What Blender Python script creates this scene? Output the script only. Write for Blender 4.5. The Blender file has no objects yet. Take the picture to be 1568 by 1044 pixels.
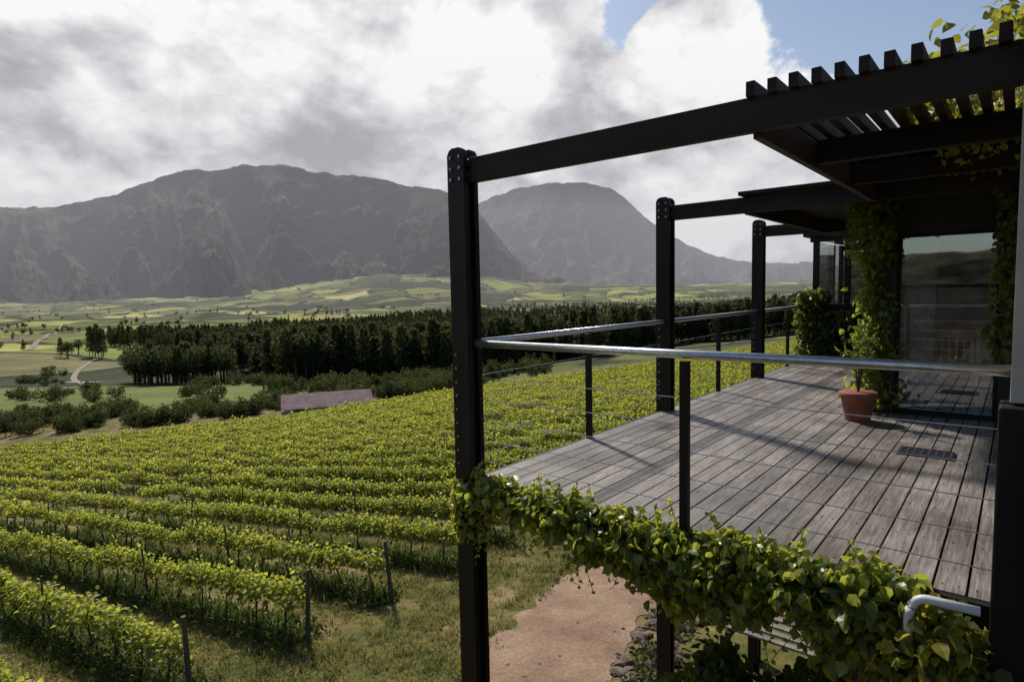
import bpy, math, random, bmesh
import numpy as np
from mathutils import Vector, Matrix, noise as mn
random.seed(7); rng=np.random.default_rng(7)
scene=bpy.context.scene
FX,FY=-.639,.769      # forward (horizontal), right = (.769,.639)
def DL(x,y): return FX*x+FY*y, FY*x-FX*y

# ------------------------------------------------------------ node helpers
def newmat(name):
    m=bpy.data.materials.new(name); m.use_nodes=True
    nt=m.node_tree; nt.nodes.clear()
    return m,nt
def N(nt,t,**kw):
    n=nt.nodes.new(t)
    for k,v in kw.items(): setattr(n,k,v)
    return n
def ramp(nt,src,stops):
    r=nt.nodes.new('ShaderNodeValToRGB'); e=r.color_ramp.elements
    while len(e)<len(stops): e.new(0.5)
    for i,(p,c) in enumerate(stops):
        e[i].position=p; e[i].color=(*c,1) if len(c)==3 else c
    nt.links.new(src,r.inputs[0]); return r.outputs[0]
def mixc(nt,f,a,b,mode='MIX'):
    m=nt.nodes.new('ShaderNodeMix'); m.data_type='RGBA'; m.blend_type=mode
    for s,v in ((0,f),(6,a),(7,b)):
        if hasattr(v,'node'): nt.links.new(v,m.inputs[s])
        elif isinstance(v,(int,float)): m.inputs[s].default_value=v
        else: m.inputs[s].default_value=(*v,1)
    return m.outputs[2]
def math_(nt,op,a,b=0.0,c=None,clamp=False):
    m=nt.nodes.new('ShaderNodeMath'); m.operation=op; m.use_clamp=clamp
    for i,v in enumerate((a,b) if c is None else (a,b,c)):
        if hasattr(v,'node'): nt.links.new(v,m.inputs[i])
        else: m.inputs[i].default_value=v
    return m.outputs[0]
def coords(nt,scale=(1,1,1),kind='Object'):
    tc=nt.nodes.new('ShaderNodeTexCoord'); mp=nt.nodes.new('ShaderNodeMapping')
    mp.inputs['Scale'].default_value=scale
    nt.links.new(tc.outputs[kind],mp.inputs[0]); return mp.outputs[0]
def noise(nt,vec,scale,detail=4,rough=.55,dist=0.0):
    n=nt.nodes.new('ShaderNodeTexNoise'); n.inputs['Scale'].default_value=scale
    n.inputs['Detail'].default_value=detail; n.inputs['Roughness'].default_value=rough
    n.inputs['Distortion'].default_value=dist
    nt.links.new(vec,n.inputs['Vector']); return n.outputs['Fac']
def attr(nt,name):
    a=nt.nodes.new('ShaderNodeAttribute'); a.attribute_name=name; return a.outputs['Fac']
def finish(nt,col,rough=.7,metal=0.0,bump=None,bs=.3,bd=.02,spec=.4):
    p=nt.nodes.new('ShaderNodeBsdfPrincipled'); o=nt.nodes.new('ShaderNodeOutputMaterial')
    if hasattr(col,'node'): nt.links.new(col,p.inputs['Base Color'])
    else: p.inputs['Base Color'].default_value=(*col,1)
    if hasattr(rough,'node'): nt.links.new(rough,p.inputs['Roughness'])
    else: p.inputs['Roughness'].default_value=rough
    p.inputs['Metallic'].default_value=metal
    p.inputs['Specular IOR Level'].default_value=spec
    if bump is not None:
        b=nt.nodes.new('ShaderNodeBump'); b.inputs['Strength'].default_value=bs; b.inputs['Distance'].default_value=bd
        nt.links.new(bump,b.inputs['Height']); nt.links.new(b.outputs[0],p.inputs['Normal'])
    nt.links.new(p.outputs[0],o.inputs[0]); return p
def simple(name,c1,c2,scale=5,rough=.7,metal=0,bs=.3,bd=.01,sv=(1,1,1),spec=.4,detail=4):
    m,nt=newmat(name); v=coords(nt,sv); n=noise(nt,v,scale,detail)
    c=ramp(nt,n,[(.3,c1),(.7,c2)]); finish(nt,c,rough,metal,n,bs,bd,spec); return m
def leafmat(name,stops,trans=.4,tcol=(.25,.34,.04),rough=.5,spec=.3):
    m,nt=newmat(name); r=attr(nt,'rnd'); c=ramp(nt,r,stops)
    p=N(nt,'ShaderNodeBsdfPrincipled'); p.inputs['Roughness'].default_value=rough
    p.inputs['Specular IOR Level'].default_value=spec
    nt.links.new(c,p.inputs['Base Color'])
    t=N(nt,'ShaderNodeBsdfTranslucent'); tc=mixc(nt,.55,c,tcol)
    nt.links.new(tc,t.inputs[0])
    mx=N(nt,'ShaderNodeMixShader'); mx.inputs[0].default_value=trans
    nt.links.new(p.outputs[0],mx.inputs[1]); nt.links.new(t.outputs[0],mx.inputs[2])
    o=N(nt,'ShaderNodeOutputMaterial'); nt.links.new(mx.outputs[0],o.inputs[0]); return m

# ------------------------------------------------------------ mesh builder
class MB:
    def __init__(s): s.V=[];s.F=[];s.M=[];s.R=[];s.n=0
    def add(s,v,f,mi=0,rnd=0.5):
        v=np.asarray(v,float); k=len(v)
        s.V.append(v)
        s.F.extend([tuple(int(i)+s.n for i in q) for q in f]); s.M.extend([mi]*len(f))
        s.R.append(np.full(k,rnd) if np.isscalar(rnd) else np.asarray(rnd)); s.n+=k
    def box(s,c,size,mi=0,rot=None,rnd=.5):
        a=np.array([[x,y,z] for x in(-.5,.5) for y in(-.5,.5) for z in(-.5,.5)])*np.array(size)
        if rot is not None: a=a@np.array(rot.to_3x3()).T
        s.add(a+np.array(c),[(0,1,3,2),(4,6,7,5),(0,4,5,1),(2,3,7,6),(0,2,6,4),(1,5,7,3)],mi,rnd)
    def bb(s,x0,x1,y0,y1,z0,z1,mi=0,rnd=.5):
        s.box(((x0+x1)/2,(y0+y1)/2,(z0+z1)/2),(x1-x0,y1-y0,z1-z0),mi,None,rnd)
    def tube(s,pts,r,seg=10,mi=0,rnd=.5,caps=True):
        pts=[Vector(p) for p in pts]; rs=r if isinstance(r,(list,tuple)) else [r]*len(pts)
        V=[];F=[]
        up=Vector((0,0,1))
        for i,p in enumerate(pts):
            t=(pts[min(i+1,len(pts)-1)]-pts[max(i-1,0)]).normalized()
            a=t.cross(up if abs(t.z)<.95 else Vector((1,0,0))).normalized(); b=t.cross(a)
            for k in range(seg):
                an=2*math.pi*k/seg; V.append(p+rs[i]*(math.cos(an)*a+math.sin(an)*b))
        for i in range(len(pts)-1):
            for k in range(seg):
                k2=(k+1)%seg; F.append((i*seg+k,i*seg+k2,(i+1)*seg+k2,(i+1)*seg+k))
        if caps: F.append(tuple(range(seg))[::-1]); F.append(tuple((len(pts)-1)*seg+k for k in range(seg)))
        s.add(np.array([list(v) for v in V]),F,mi,rnd)
    def leaves(s,pos,nor,tip,size,mi=0,simple=False,rnd=None,width=1.0):
        pos=np.asarray(pos); n=len(pos)
        nor=nor/np.linalg.norm(nor,axis=1)[:,None]
        tip=tip-(tip*nor).sum(1)[:,None]*nor; tip/=np.linalg.norm(tip,axis=1)[:,None]+1e-9
        sx=np.cross(tip,nor)
        if simple:
            T=np.array([(0,0,0),(-.42,.5,.1),(0,1,0),(.42,.5,.1)]); Q=[(0,1,2,3)]
        else:
            T=np.array([(0,0,0),(-.40,.22,.09),(-.34,.62,.05),(0,1.05,-.16),(.34,.62,.05),(.40,.22,.09),(0,.45,-.05)])
            Q=[(0,6,1),(1,6,2),(2,6,3),(3,6,4),(4,6,5),(5,6,0)]
        T=T*np.array([width,1,1])
        V=pos[:,None,:]+size[:,None,None]*(T[None,:,0:1]*sx[:,None,:]+T[None,:,1:2]*tip[:,None,:]+T[None,:,2:3]*nor[:,None,:])
        if rnd is None: rnd=rng.random(n)
        k=len(T)
        F=(np.arange(n)[:,None,None]*k+np.array(Q)[None]).reshape(-1,len(Q[0])).tolist()
        s.add(V.reshape(-1,3),F,mi,np.repeat(rnd,k))
    def mesh(s,name,mats,smooth=False):
        me=bpy.data.meshes.new(name)
        me.from_pydata(np.concatenate(s.V).tolist(),[],s.F)
        for m in mats: me.materials.append(m)
        me.polygons.foreach_set('material_index',s.M)
        a=me.attributes.new('rnd','FLOAT','POINT'); a.data.foreach_set('value',np.concatenate(s.R).astype(np.float32))
        if smooth: me.polygons.foreach_set('use_smooth',[True]*len(me.polygons))
        me.update(); return me
    def obj(s,name,mats,parent=None,smooth=False,bevel=0):
        o=bpy.data.objects.new(name,s.mesh(name,mats,smooth)); scene.collection.objects.link(o)
        if parent: o.parent=parent
        if bevel:
            b=o.modifiers.new('bev','BEVEL'); b.width=bevel; b.segments=2; b.limit_method='ANGLE'
        return o
def empty(name):
    e=bpy.data.objects.new(name,None); scene.collection.objects.link(e); return e
def rv(n): 
    v=rng.normal(size=(n,3)); return v/np.linalg.norm(v,axis=1)[:,None]

def scatter(name,pts,rots,scls,idx,meshes):
    coll=bpy.data.collections.new(name+'_source')
    for i,me in enumerate(meshes):
        coll.objects.link(bpy.data.objects.new('%s_kind_%02d'%(name,i),me))
    me=bpy.data.meshes.new(name); me.from_pydata(np.asarray(pts).tolist(),[],[])
    n=len(pts)
    a=me.attributes.new('rot','FLOAT_VECTOR','POINT'); a.data.foreach_set('vector',np.asarray(rots,np.float32).ravel())
    a=me.attributes.new('scl','FLOAT_VECTOR','POINT'); a.data.foreach_set('vector',np.asarray(scls,np.float32).ravel())
    a=me.attributes.new('idx','INT','POINT'); a.data.foreach_set('value',np.asarray(idx,np.int32))
    o=bpy.data.objects.new(name,me); scene.collection.objects.link(o)
    g=bpy.data.node_groups.new(name,'GeometryNodeTree')
    g.interface.new_socket('Geometry',in_out='INPUT',socket_type='NodeSocketGeometry')
    g.interface.new_socket('Geometry',in_out='OUTPUT',socket_type='NodeSocketGeometry')
    gi=g.nodes.new('NodeGroupInput'); go=g.nodes.new('NodeGroupOutput')
    mp=g.nodes.new('GeometryNodeMeshToPoints')
    ip=g.nodes.new('GeometryNodeInstanceOnPoints'); ci=g.nodes.new('GeometryNodeCollectionInfo')
    ci.inputs['Collection'].default_value=coll; ci.inputs['Separate Children'].default_value=True; ci.inputs['Reset Children'].default_value=True
    def na(nm,t):
        q=g.nodes.new('GeometryNodeInputNamedAttribute'); q.data_type=t; q.inputs['Name'].default_value=nm
        return [s for s in q.outputs if s.enabled][0]
    er=g.nodes.new('FunctionNodeEulerToRotation')
    g.links.new(na('rot','FLOAT_VECTOR'),er.inputs[0])
    g.links.new(gi.outputs[0],mp.inputs[0]); g.links.new(mp.outputs[0],ip.inputs['Points'])
    g.links.new(ci.outputs[0],ip.inputs['Instance']); ip.inputs['Pick Instance'].default_value=True
    g.links.new(na('idx','INT'),ip.inputs['Instance Index'])
    g.links.new(er.outputs[0],ip.inputs['Rotation']); g.links.new(na('scl','FLOAT_VECTOR'),ip.inputs['Scale'])
    g.links.new(ip.outputs[0],go.inputs[0])
    md=o.modifiers.new('scatter','NODES'); md.node_group=g
    return o

# ------------------------------------------------------------ materials
M_dark=simple('dark_stained_wood',(.003,.0025,.002),(.015,.011,.0085),6,.55,0,.35,.004,(1,1,.15),.25)
M_beam=simple('dark_beam_wood',(.004,.003,.0025),(.028,.018,.012),5,.6,0,.5,.005,(.15,1,1),.25)
M_steel=simple('galvanised_steel',(.42,.43,.45),(.60,.61,.63),30,.30,.9,.05,.001)
M_wire=simple('steel_wire',(.35,.36,.38),(.5,.5,.52),30,.35,.8,.05,.001)
M_bolt=simple('bolt_steel',(.16,.16,.16),(.30,.30,.30),30,.4,.8,.05,.001)
M_terra=simple('terracotta',(.16,.045,.025),(.26,.08,.045),8,.75)
M_wallp=simple('painted_wall',(.33,.29,.25),(.42,.38,.33),4,.8)
M_stone=simple('dark_stone_wall',(.015,.013,.012),(.06,.05,.042),4,.85,0,.6,.03)
M_rock=simple('rock',(.06,.045,.035),(.19,.15,.12),7,.95,0,.6,.02)
M_white=simple('white_paint',(.50,.50,.50),(.62,.62,.62),6,.4)
M_curtain=simple('curtain_cloth',(.6,.6,.59),(.75,.75,.73),6,.9)
M_chair=simple('chair_wood',(.45,.20,.07),(.62,.33,.14),7,.5,0,.1,.002,(1,1,.2))
M_mat=simple('rubber_mat',(.008,.01,.016),(.02,.024,.034),60,.7)
M_slat=simple('weathered_slat',(.12,.12,.12),(.25,.24,.23),6,.7)
M_int=simple('interior_wall',(.25,.20,.16),(.34,.28,.22),2,.9)
M_trunk=simple('bark',(.035,.025,.018),(.10,.075,.055),12,.9,0,.5,.01,(1,1,.3))
M_vpost=simple('weathered_vineyard_post',(.04,.03,.024),(.12,.095,.075),9,.85,0,.4,.005,(1,1,.2))
M_roofp=simple('faded_red_roof',(.15,.105,.11),(.24,.175,.18),.8,.9,0,.1,.02,(1,1,1),.05)
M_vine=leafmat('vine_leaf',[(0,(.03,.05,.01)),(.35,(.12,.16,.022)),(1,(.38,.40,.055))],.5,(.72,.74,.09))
M_weed=leafmat('weed_leaf',[(0,(.014,.026,.009)),(.6,(.045,.07,.018)),(1,(.12,.14,.035))],.35,(.2,.26,.05))
M_grass=leafmat('grass_blade',[(0,(.06,.07,.018)),(.5,(.17,.17,.04)),(1,(.34,.27,.12))],.4,(.42,.4,.11))
M_ivy=leafmat('ivy_leaf',[(0,(.015,.034,.007)),(.4,(.07,.12,.016)),(.8,(.20,.26,.04)),(1,(.42,.38,.05))],.52,(.74,.76,.09),.35,.5)
M_ivyd=leafmat('ivy_leaf_dark',[(0,(.012,.028,.008)),(.6,(.05,.085,.015)),(1,(.15,.18,.035))],.4,(.34,.42,.05))
M_ivyy=leafmat('creeper_leaf_yellow',[(0,(.03,.05,.01)),(.5,(.12,.15,.025)),(1,(.38,.32,.04))],.5,(.58,.54,.07))
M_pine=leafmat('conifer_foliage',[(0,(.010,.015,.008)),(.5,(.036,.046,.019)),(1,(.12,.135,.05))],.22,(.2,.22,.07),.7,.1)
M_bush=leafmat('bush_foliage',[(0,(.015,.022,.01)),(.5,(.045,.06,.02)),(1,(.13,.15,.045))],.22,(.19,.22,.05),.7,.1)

def wood_deck():
    m,nt=newmat('weathered_deck_boards'); v=coords(nt,(22,1.3,8)); g=noise(nt,v,2.2,6,.65,.4)
    v2=coords(nt,(1,1,1)); big=noise(nt,v2,1.3,3); r=attr(nt,'rnd'); fine=noise(nt,coords(nt,(60,3,8)),2.5,4,.7)
    c=ramp(nt,g,[(.28,(.07,.062,.057)),(.5,(.195,.180,.168)),(.75,(.33,.31,.295))])
    c=mixc(nt,.55,c,ramp(nt,fine,[(.35,(.5,.49,.48)),(.6,(1.15,1.14,1.12))]),'MULTIPLY')
    c=mixc(nt,r,mixc(nt,1.0,c,(.58,.54,.52),'MULTIPLY'),mixc(nt,1.0,c,(1.35,1.32,1.28),'MULTIPLY'))
    st=ramp(nt,big,[(.35,(.62,.6,.585)),(.6,(1.05,1.05,1.05))]); c=mixc(nt,.8,c,st,'MULTIPLY')
    rg=ramp(nt,big,[(.35,(.36,.36,.36)),(.65,(.68,.68,.68))])
    finish(nt,c,rg,0,g,.6,.004,.5); return m
M_deck=wood_deck()
def glassmat():
    m,nt=newmat('window_glass'); gl=N(nt,'ShaderNodeBsdfGlossy'); gl.inputs['Roughness'].default_value=.02
    gl.inputs[0].default_value=(.9,.93,.95,1)
    t=N(nt,'ShaderNodeBsdfTransparent'); t.inputs[0].default_value=(.9,.92,.92,1)
    lw=N(nt,'ShaderNodeLayerWeight'); lw.inputs[0].default_value=.35
    f=math_(nt,'MULTIPLY_ADD',lw.outputs['Fresnel'],.7,.20,True)
    mx=N(nt,'ShaderNodeMixShader'); nt.links.new(f,mx.inputs[0]); nt.links.new(t.outputs[0],mx.inputs[1]); nt.links.new(gl.outputs[0],mx.inputs[2])
    o=N(nt,'ShaderNodeOutputMaterial'); nt.links.new(mx.outputs[0],o.inputs[0]); return m
M_glass=glassmat()

# ------------------------------------------------------------ terrain
U_=[-.9,-.38,-.03,.2845,.445,.8]; DV=[85,85,115,130,170,170]
def smooth(t): t=np.clip(t,0,1); return t*t*(3-2*t)
def H(X,Y):
    X=np.asarray(X,float);Y=np.asarray(Y,float)
    d,l=DL(X,Y); r=np.hypot(d,l)
    u=np.where(d>1,l/np.maximum(d,1),np.sign(l)*3); u=np.clip(u,-2.2,2.2)
    def pl(d,l): return -4.15+.092*np.clip(l,-220,90)-.106*np.clip(d,-60,400)
    dv=np.interp(u,U_,DV)
    z0=pl(dv,dv*u)
    z1=np.interp(u,[-.84,-.3,-.05,.08,.23,.445,.8],[-34,-38,-37,-30,-24,-19,-15])
    hill=np.interp(u,[-.9,-.5,-.36,-.2,-.08,.05,.3,.6],[0,15,65,125,105,50,20,40])
    t1=(d-dv)/(290-dv)
    za=z0+(z1-z0)*np.clip(t1,0,1)
    zb=z1+(-46-z1)*smooth((d-290)/450)
    zc=-46+(hill+46)*smooth((d-1700)/2000)
    z=np.where(d<dv,pl(d,l),np.where(d<290,za,np.where(d<1700,zb,zc)))
    far=smooth((r-350)/400)*(d<60)
    z=z*(1-far)+(-46)*far
    return z
def HN(x,y):
    x=np.asarray(x,float);y=np.asarray(y,float)
    nz=np.array([mn.fractal(Vector((a*.006,b_*.006,3.1)),1.0,2.0,4) for a,b_ in zip(x.ravel(),y.ravel())]).reshape(x.shape)
    return H(x,y)+nz*np.interp(np.hypot(x,y),[150,400,2500],[0,3,14])
rad=[0.8*(1.0345**i) for i in range(282)]
az0=math.atan2(FY,FX)
az=np.concatenate([np.radians(np.arange(-60,60.01,.3)),np.radians(np.arange(64,299,4))])
RR,AA=np.meshgrid(rad,az,indexing='ij')
X=RR*np.cos(az0+AA); Y=RR*np.sin(az0+AA); Z=HN(X,Y)
nr,na_=X.shape
V=np.stack([X,Y,Z],-1).reshape(-1,3)
i=np.arange(nr-1)[:,None]; j=np.arange(na_)[None,:]; j2=(j+1)%na_
F=np.stack([i*na_+j,(i+1)*na_+j,(i+1)*na_+j2,i*na_+j2],-1).reshape(-1,4).tolist()
F.append(tuple(range(na_))[::-1])
me=bpy.data.meshes.new('ground'); me.from_pydata(V.tolist(),[],F)
D,L=DL(X,Y); u=L/np.maximum(D,1)
field=smooth((D-np.interp(u,U_,DV)-15)/40)
at=me.attributes.new('field','FLOAT','POINT'); at.data.foreach_set('value',field.ravel().astype(np.float32))
me.polygons.foreach_set('use_smooth',[True]*len(me.polygons))
def groundmat():
    m,nt=newmat('ground_grass_and_fields'); v=coords(nt)
    n1=noise(nt,v,.45,6,.65); n2=noise(nt,v,6,6,.7)
    near=ramp(nt,n1,[(.32,(.05,.065,.016)),(.48,(.12,.115,.036)),(.60,(.22,.165,.085)),(.73,(.28,.20,.125))])
    near=mixc(nt,.8,near,ramp(nt,n2,[(.3,(.4,.4,.4)),(.7,(1.35,1.3,1.15))]),'MULTIPLY')
    mp=coords(nt,(.0058,.0050,.0)); 
    dn=N(nt,'ShaderNodeTexNoise'); dn.inputs['Scale'].default_value=1.2; nt.links.new(mp,dn.inputs['Vector'])
    vm=N(nt,'ShaderNodeVectorMath',operation='MULTIPLY_ADD'); nt.links.new(dn.outputs['Color'],vm.inputs[0]); vm.inputs[1].default_value=(.8,.8,0); nt.links.new(mp,vm.inputs[2])
    vo=N(nt,'ShaderNodeTexVoronoi'); vo.inputs['Scale'].default_value=1.0; nt.links.new(vm.outputs[0],vo.inputs['Vector'])
    ve=N(nt,'ShaderNodeTexVoronoi',feature='DISTANCE_TO_EDGE'); ve.inputs['Scale'].default_value=1.0; nt.links.new(vm.outputs[0],ve.inputs['Vector'])
    sp=N(nt,'ShaderNodeSeparateColor'); nt.links.new(vo.outputs['Color'],sp.inputs[0])
    fc=ramp(nt,sp.outputs[0],[(0,(.022,.03,.014)),(.2,(.06,.08,.024)),(.36,(.17,.21,.05)),(.5,(.32,.33,.09)),(.6,(.035,.045,.018)),(.7,(.22,.19,.10)),(.8,(.07,.10,.028)),(.9,(.26,.29,.07)),(1,(.46,.42,.17))])
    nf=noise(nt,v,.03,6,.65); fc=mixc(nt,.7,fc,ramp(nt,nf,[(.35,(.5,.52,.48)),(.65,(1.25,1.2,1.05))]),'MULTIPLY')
    nb=noise(nt,v,.0022,5,.6,.5); fc=mixc(nt,ramp(nt,nb,[(.40,(.85,.85,.85)),(.47,(0,0,0))]),fc,(.024,.030,.016))  # broad dark patches: vegetation and cloud shadow put into the field colour
    e=ramp(nt,ve.outputs['Distance'],[(.02,(1,1,1)),(.045,(0,0,0))])
    fc=mixc(nt,e,fc,(.018,.024,.012))
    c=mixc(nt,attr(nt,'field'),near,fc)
    finish(nt,c,.95,0,n2,.5,.06,.1); return m
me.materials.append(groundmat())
ground=bpy.data.objects.new('ground',me); scene.collection.objects.link(ground)

# ------------------------------------------------------------ mountains
def hor(x): return 448-.0204*(x-784)
def mountain(name,prof,d0,d1,mat,amp,seed,base=-60,nu=640,nv=150,turn=0):
    xs=np.array([p[0] for p in prof],float); ys=np.array([p[1] for p in prof],float)
    us=(xs-784)/935; zr=1.45+(hor(xs)-ys)*d1/935
    uu=np.linspace(us[0],us[-1],nu); vv=np.linspace(0,1.3,nv)
    V=[]
    rz=np.interp(uu,us,zr)
    k=np.array([1,2,3,2,1.]);k/=k.sum(); rz2=rz.copy(); rz2[2:-2]=np.convolve(rz,k,'valid'); rz=rz2
    for a,uq in enumerate(uu):
        jag=mn.fractal(Vector((uq*d1*.006,seed,0)),.8,2.1,5)*20-12
        for v in vv:
            t=min(v,1); w=.42*t+.58*t**2.3
            if v>1: w=1-(v-1)*1.2
            d=d0+(d1-d0)*v
            z=base+(rz[a]+jag-base)*w
            lx=uq*d1
            env=min(1,5*t*(1-t))
            wx=lx+320*mn.noise(Vector((lx*.0013,v*2.6,seed+9)))
            rg=mn.ridged_multi_fractal(Vector((wx*.0021+seed,v*1.9,seed)),.9,2.15,6,1.0,2.0)
            fb=mn.fractal(Vector((lx*.006,v*11,seed+5)),.8,2.1,5)
            lo=mn.noise(Vector((lx*.0011,v*1.6,seed+20)))
            z+=amp*((rg-1.25)*.78*env+fb*.26*env+lo*.6*env)
            dd=d+mn.noise(Vector((lx*.0012,seed,v*1.5)))*350*(1-abs(t-.5))
            V.append((FX*dd+FY*uq*dd,FY*dd-FX*uq*dd,z))
    F=[(a*nv+b,(a+1)*nv+b,(a+1)*nv+b+1,a*nv+b+1) for a in range(nu-1) for b in range(nv-1)]
    me=bpy.data.meshes.new(name); me.from_pydata(V,[],F); me.materials.append(mat)
    me.polygons.foreach_set('use_smooth',[True]*len(me.polygons))
    o=bpy.data.objects.new(name,me); scene.collection.objects.link(o); o.rotation_euler=(0,0,turn); return o
def mtmat(name,a,b,c_,rock):
    m,nt=newmat(name); v=coords(nt); n=noise(nt,v,.0018,8,.68,.3); n2=noise(nt,coords(nt,(1,1,2.2)),.012,8,.72)
    g=N(nt,'ShaderNodeNewGeometry'); s=N(nt,'ShaderNodeSeparateXYZ'); nt.links.new(g.outputs['Normal'],s.inputs[0])
    c=ramp(nt,n,[(.38,a),(.50,b),(.62,c_)])
    sl=math_(nt,'SUBTRACT',1.0,s.outputs[2]); sl=math_(nt,'ADD',sl,math_(nt,'MULTIPLY_ADD',n2,1.2,-.6))
    c=mixc(nt,ramp(nt,sl,[(.24,(0,0,0)),(.42,(1,1,1))]),c,rock)
    c=mixc(nt,.95,c,ramp(nt,n2,[(.36,(.22,.22,.22)),(.64,(1.6,1.6,1.6))]),'MULTIPLY')
    finish(nt,c,.95,0,n2,1.0,28,.05); return m
P1=[(-900,400),(-600,350),(-300,300),(-100,298),(0,312),(50,320),(100,312),(150,303),(200,290),(240,275),(270,263),(310,258),(350,263),(390,255),(440,257),(480,266),(550,270),(600,278),(650,287),(690,294),(720,310),(745,335),(775,372),(805,405),(850,436),(900,462)]
P2=[(560,400),(640,360),(700,330),(740,312),(770,298),(800,290),(850,283),(900,280),(940,290),(960,305),(990,335),(1030,362),(1080,385),(1130,399),(1200,402),(1260,400),(1400,385),(1600,370),(2000,380),(2600,410)]
mountain('mountain',P1,2900,4700,mtmat('mountain_slope_near',(.015,.017,.010),(.042,.038,.024),(.17,.14,.08),(.085,.070,.068)),200,3.3)  # dark slope colours hold cloud shadow; the tan stands in for sunlit patches
mountain('mountain',P2,5300,7600,mtmat('mountain_slope_far',(.03,.033,.026),(.06,.058,.045),(.12,.11,.08),(.11,.10,.095)),190,11.7)
P3=[(-800,400),(-300,395),(100,405),(500,385),(784,410),(1000,392),(1300,380),(1700,400),(2400,420)]
mountain('mountain',P3,1800,3600,mtmat('mountain_slope_behind',(.02,.022,.014),(.05,.05,.03),(.10,.09,.06),(.10,.09,.08)),60,5.2,-60,220,50,math.radians(136))

# haze in the far valley air; the box glows in place of scattered light
m,nt=newmat('valley_haze'); ab=N(nt,'ShaderNodeVolumeAbsorption'); SG=.95e-4
ab.inputs['Color'].default_value=(0,0,0,1); ab.inputs['Density'].default_value=SG
em=N(nt,'ShaderNodeEmission'); em.inputs[0].default_value=(.94,.92,1.0,1); em.inputs[1].default_value=SG*.56
ad=N(nt,'ShaderNodeAddShader'); o=N(nt,'ShaderNodeOutputMaterial')
nt.links.new(ab.outputs[0],ad.inputs[0]); nt.links.new(em.outputs[0],ad.inputs[1]); nt.links.new(ad.outputs[0],o.inputs['Volume'])
b=MB(); rot=Matrix.Rotation(math.atan2(FY,FX),4,'Z')
b.box((FX*5450,FY*5450,400),(8500,26000,1100),0,rot); hz=b.obj('haze',[m])

# ------------------------------------------------------------ trees
def crown(kind,seed):
    global rng
    rng=np.random.default_rng(seed); b=MB()
    if kind=='pine':
        n=460; t=rng.random(n)**.8; z=.18+.84*t
        r=(1-t)**.8*.19+.012; lob=1+.4*np.sin(z*38+seed)
        a=rng.random(n)*6.283; rr=r*lob*np.sqrt(rng.random(n)*.8+.2)
        pos=np.stack([rr*np.cos(a),rr*np.sin(a),z],1)
        tip=np.stack([np.cos(a),np.sin(a),np.full(n,.15)],1)+rv(n)*.4
        b.leaves(pos,rv(n)*.8+np.array([0,0,.6]),tip,rng.uniform(.045,.095,n),0,True,np.clip(t*.5+rng.random(n)*.5,0,1))  # crown paler upward: sunlit tips put into the foliage tone
        b.tube([(0,0,-.05),(0.004,0,.45),(0,0,.9)],[.02,.014,.004],6,1)
    elif kind=='round':
        cs=rv(9)*np.array([.2,.2,.22])+np.array([0,0,.66]); n=520
        c=cs[rng.integers(0,9,n)]; dr=rv(n); pos=c+dr*(rng.random(n)**.4*.17)[:,None]
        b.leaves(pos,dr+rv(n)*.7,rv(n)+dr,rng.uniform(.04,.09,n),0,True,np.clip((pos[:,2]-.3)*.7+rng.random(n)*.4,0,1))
        b.tube([(0,0,-.05),(.01,0,.3),(0,.01,.6)],[.03,.02,.008],6,1)
        for c0 in cs[:5]: b.tube([(0,0,.28),tuple(c0)],[.014,.004],5,1)
    else:
        n=460; cs=rv(8)*np.array([.6,.6,.25])+np.array([0,0,.42]); c=cs[rng.integers(0,8,n)]; dr=rv(n)
        pos=c+dr*np.array([.34,.34,.36])*(rng.random(n)**.4)[:,None]; pos[:,2]=np.abs(pos[:,2])
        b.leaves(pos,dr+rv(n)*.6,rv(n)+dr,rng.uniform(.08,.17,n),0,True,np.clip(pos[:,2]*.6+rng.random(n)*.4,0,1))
        for c0 in cs: b.tube([(0,0,-.05),tuple(c0)],[.04,.01],5,1)
    return b.mesh(kind+str(seed),[M_bush if kind!='pine' else M_pine,M_trunk])
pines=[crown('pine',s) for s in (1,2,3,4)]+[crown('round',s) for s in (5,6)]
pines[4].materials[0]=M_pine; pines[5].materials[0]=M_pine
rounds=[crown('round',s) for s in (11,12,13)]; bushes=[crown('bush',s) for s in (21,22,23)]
rng=np.random.default_rng(5)
def du(u,d): return FX*d+FY*u*d, FY*d-FX*u*d
def place(name,u,d,h0,h1,meshes,wid=1.0,sink=0.0):
    x,y=du(u,d); z=HN(x,y)-sink
    n=len(u); h=rng.uniform(h0,h1,n) if np.isscalar(h0) else h0*rng.uniform(.72,1.25,n)
    w=h*wid*rng.uniform(.8,1.2,n)
    return scatter(name,np.stack([x,y,z],1),np.stack([rng.normal(0,.03,n),rng.normal(0,.03,n),rng.random(n)*6.28],1),np.stack([w,w,h],1),rng.integers(0,len(meshes),n),meshes)
def wobf(u,d,a,b,s): return np.array([mn.noise(Vector((p*a,q*b,s))) for p,q in zip(u,d)])
n=19000; u=rng.uniform(-.66,.95,n); d=225*np.exp(rng.random(n)**1.0*math.log(9.8))
dn=np.interp(u,[-.66,-.50,-.37,-.09,.08,.23,.45,.9],[540,370,232,222,232,240,240,240])
df=np.interp(u,[-.66,-.41,-.2,-.03,.3],[600,900,1150,1700,2100])
wob=wobf(u,d,9,.004,0); wob2=wobf(u,d,30,.02,7)
k=(d>dn*(1+.14*wob))&(d<df*(1+.25*wob))&(wob>-.5)&(wob2>-.30)
hh=np.interp(d[k],[230,500,1000],[18,15,13])*np.interp(u[k],[.0,.3],[1,.75])
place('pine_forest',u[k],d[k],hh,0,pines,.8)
u=rng.uniform(-.625,-.47,60); d=rng.uniform(225,262,60); place('tree_cluster',u,d,11,17,[pines[4],pines[5],pines[0],rounds[0]],.95)
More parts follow.
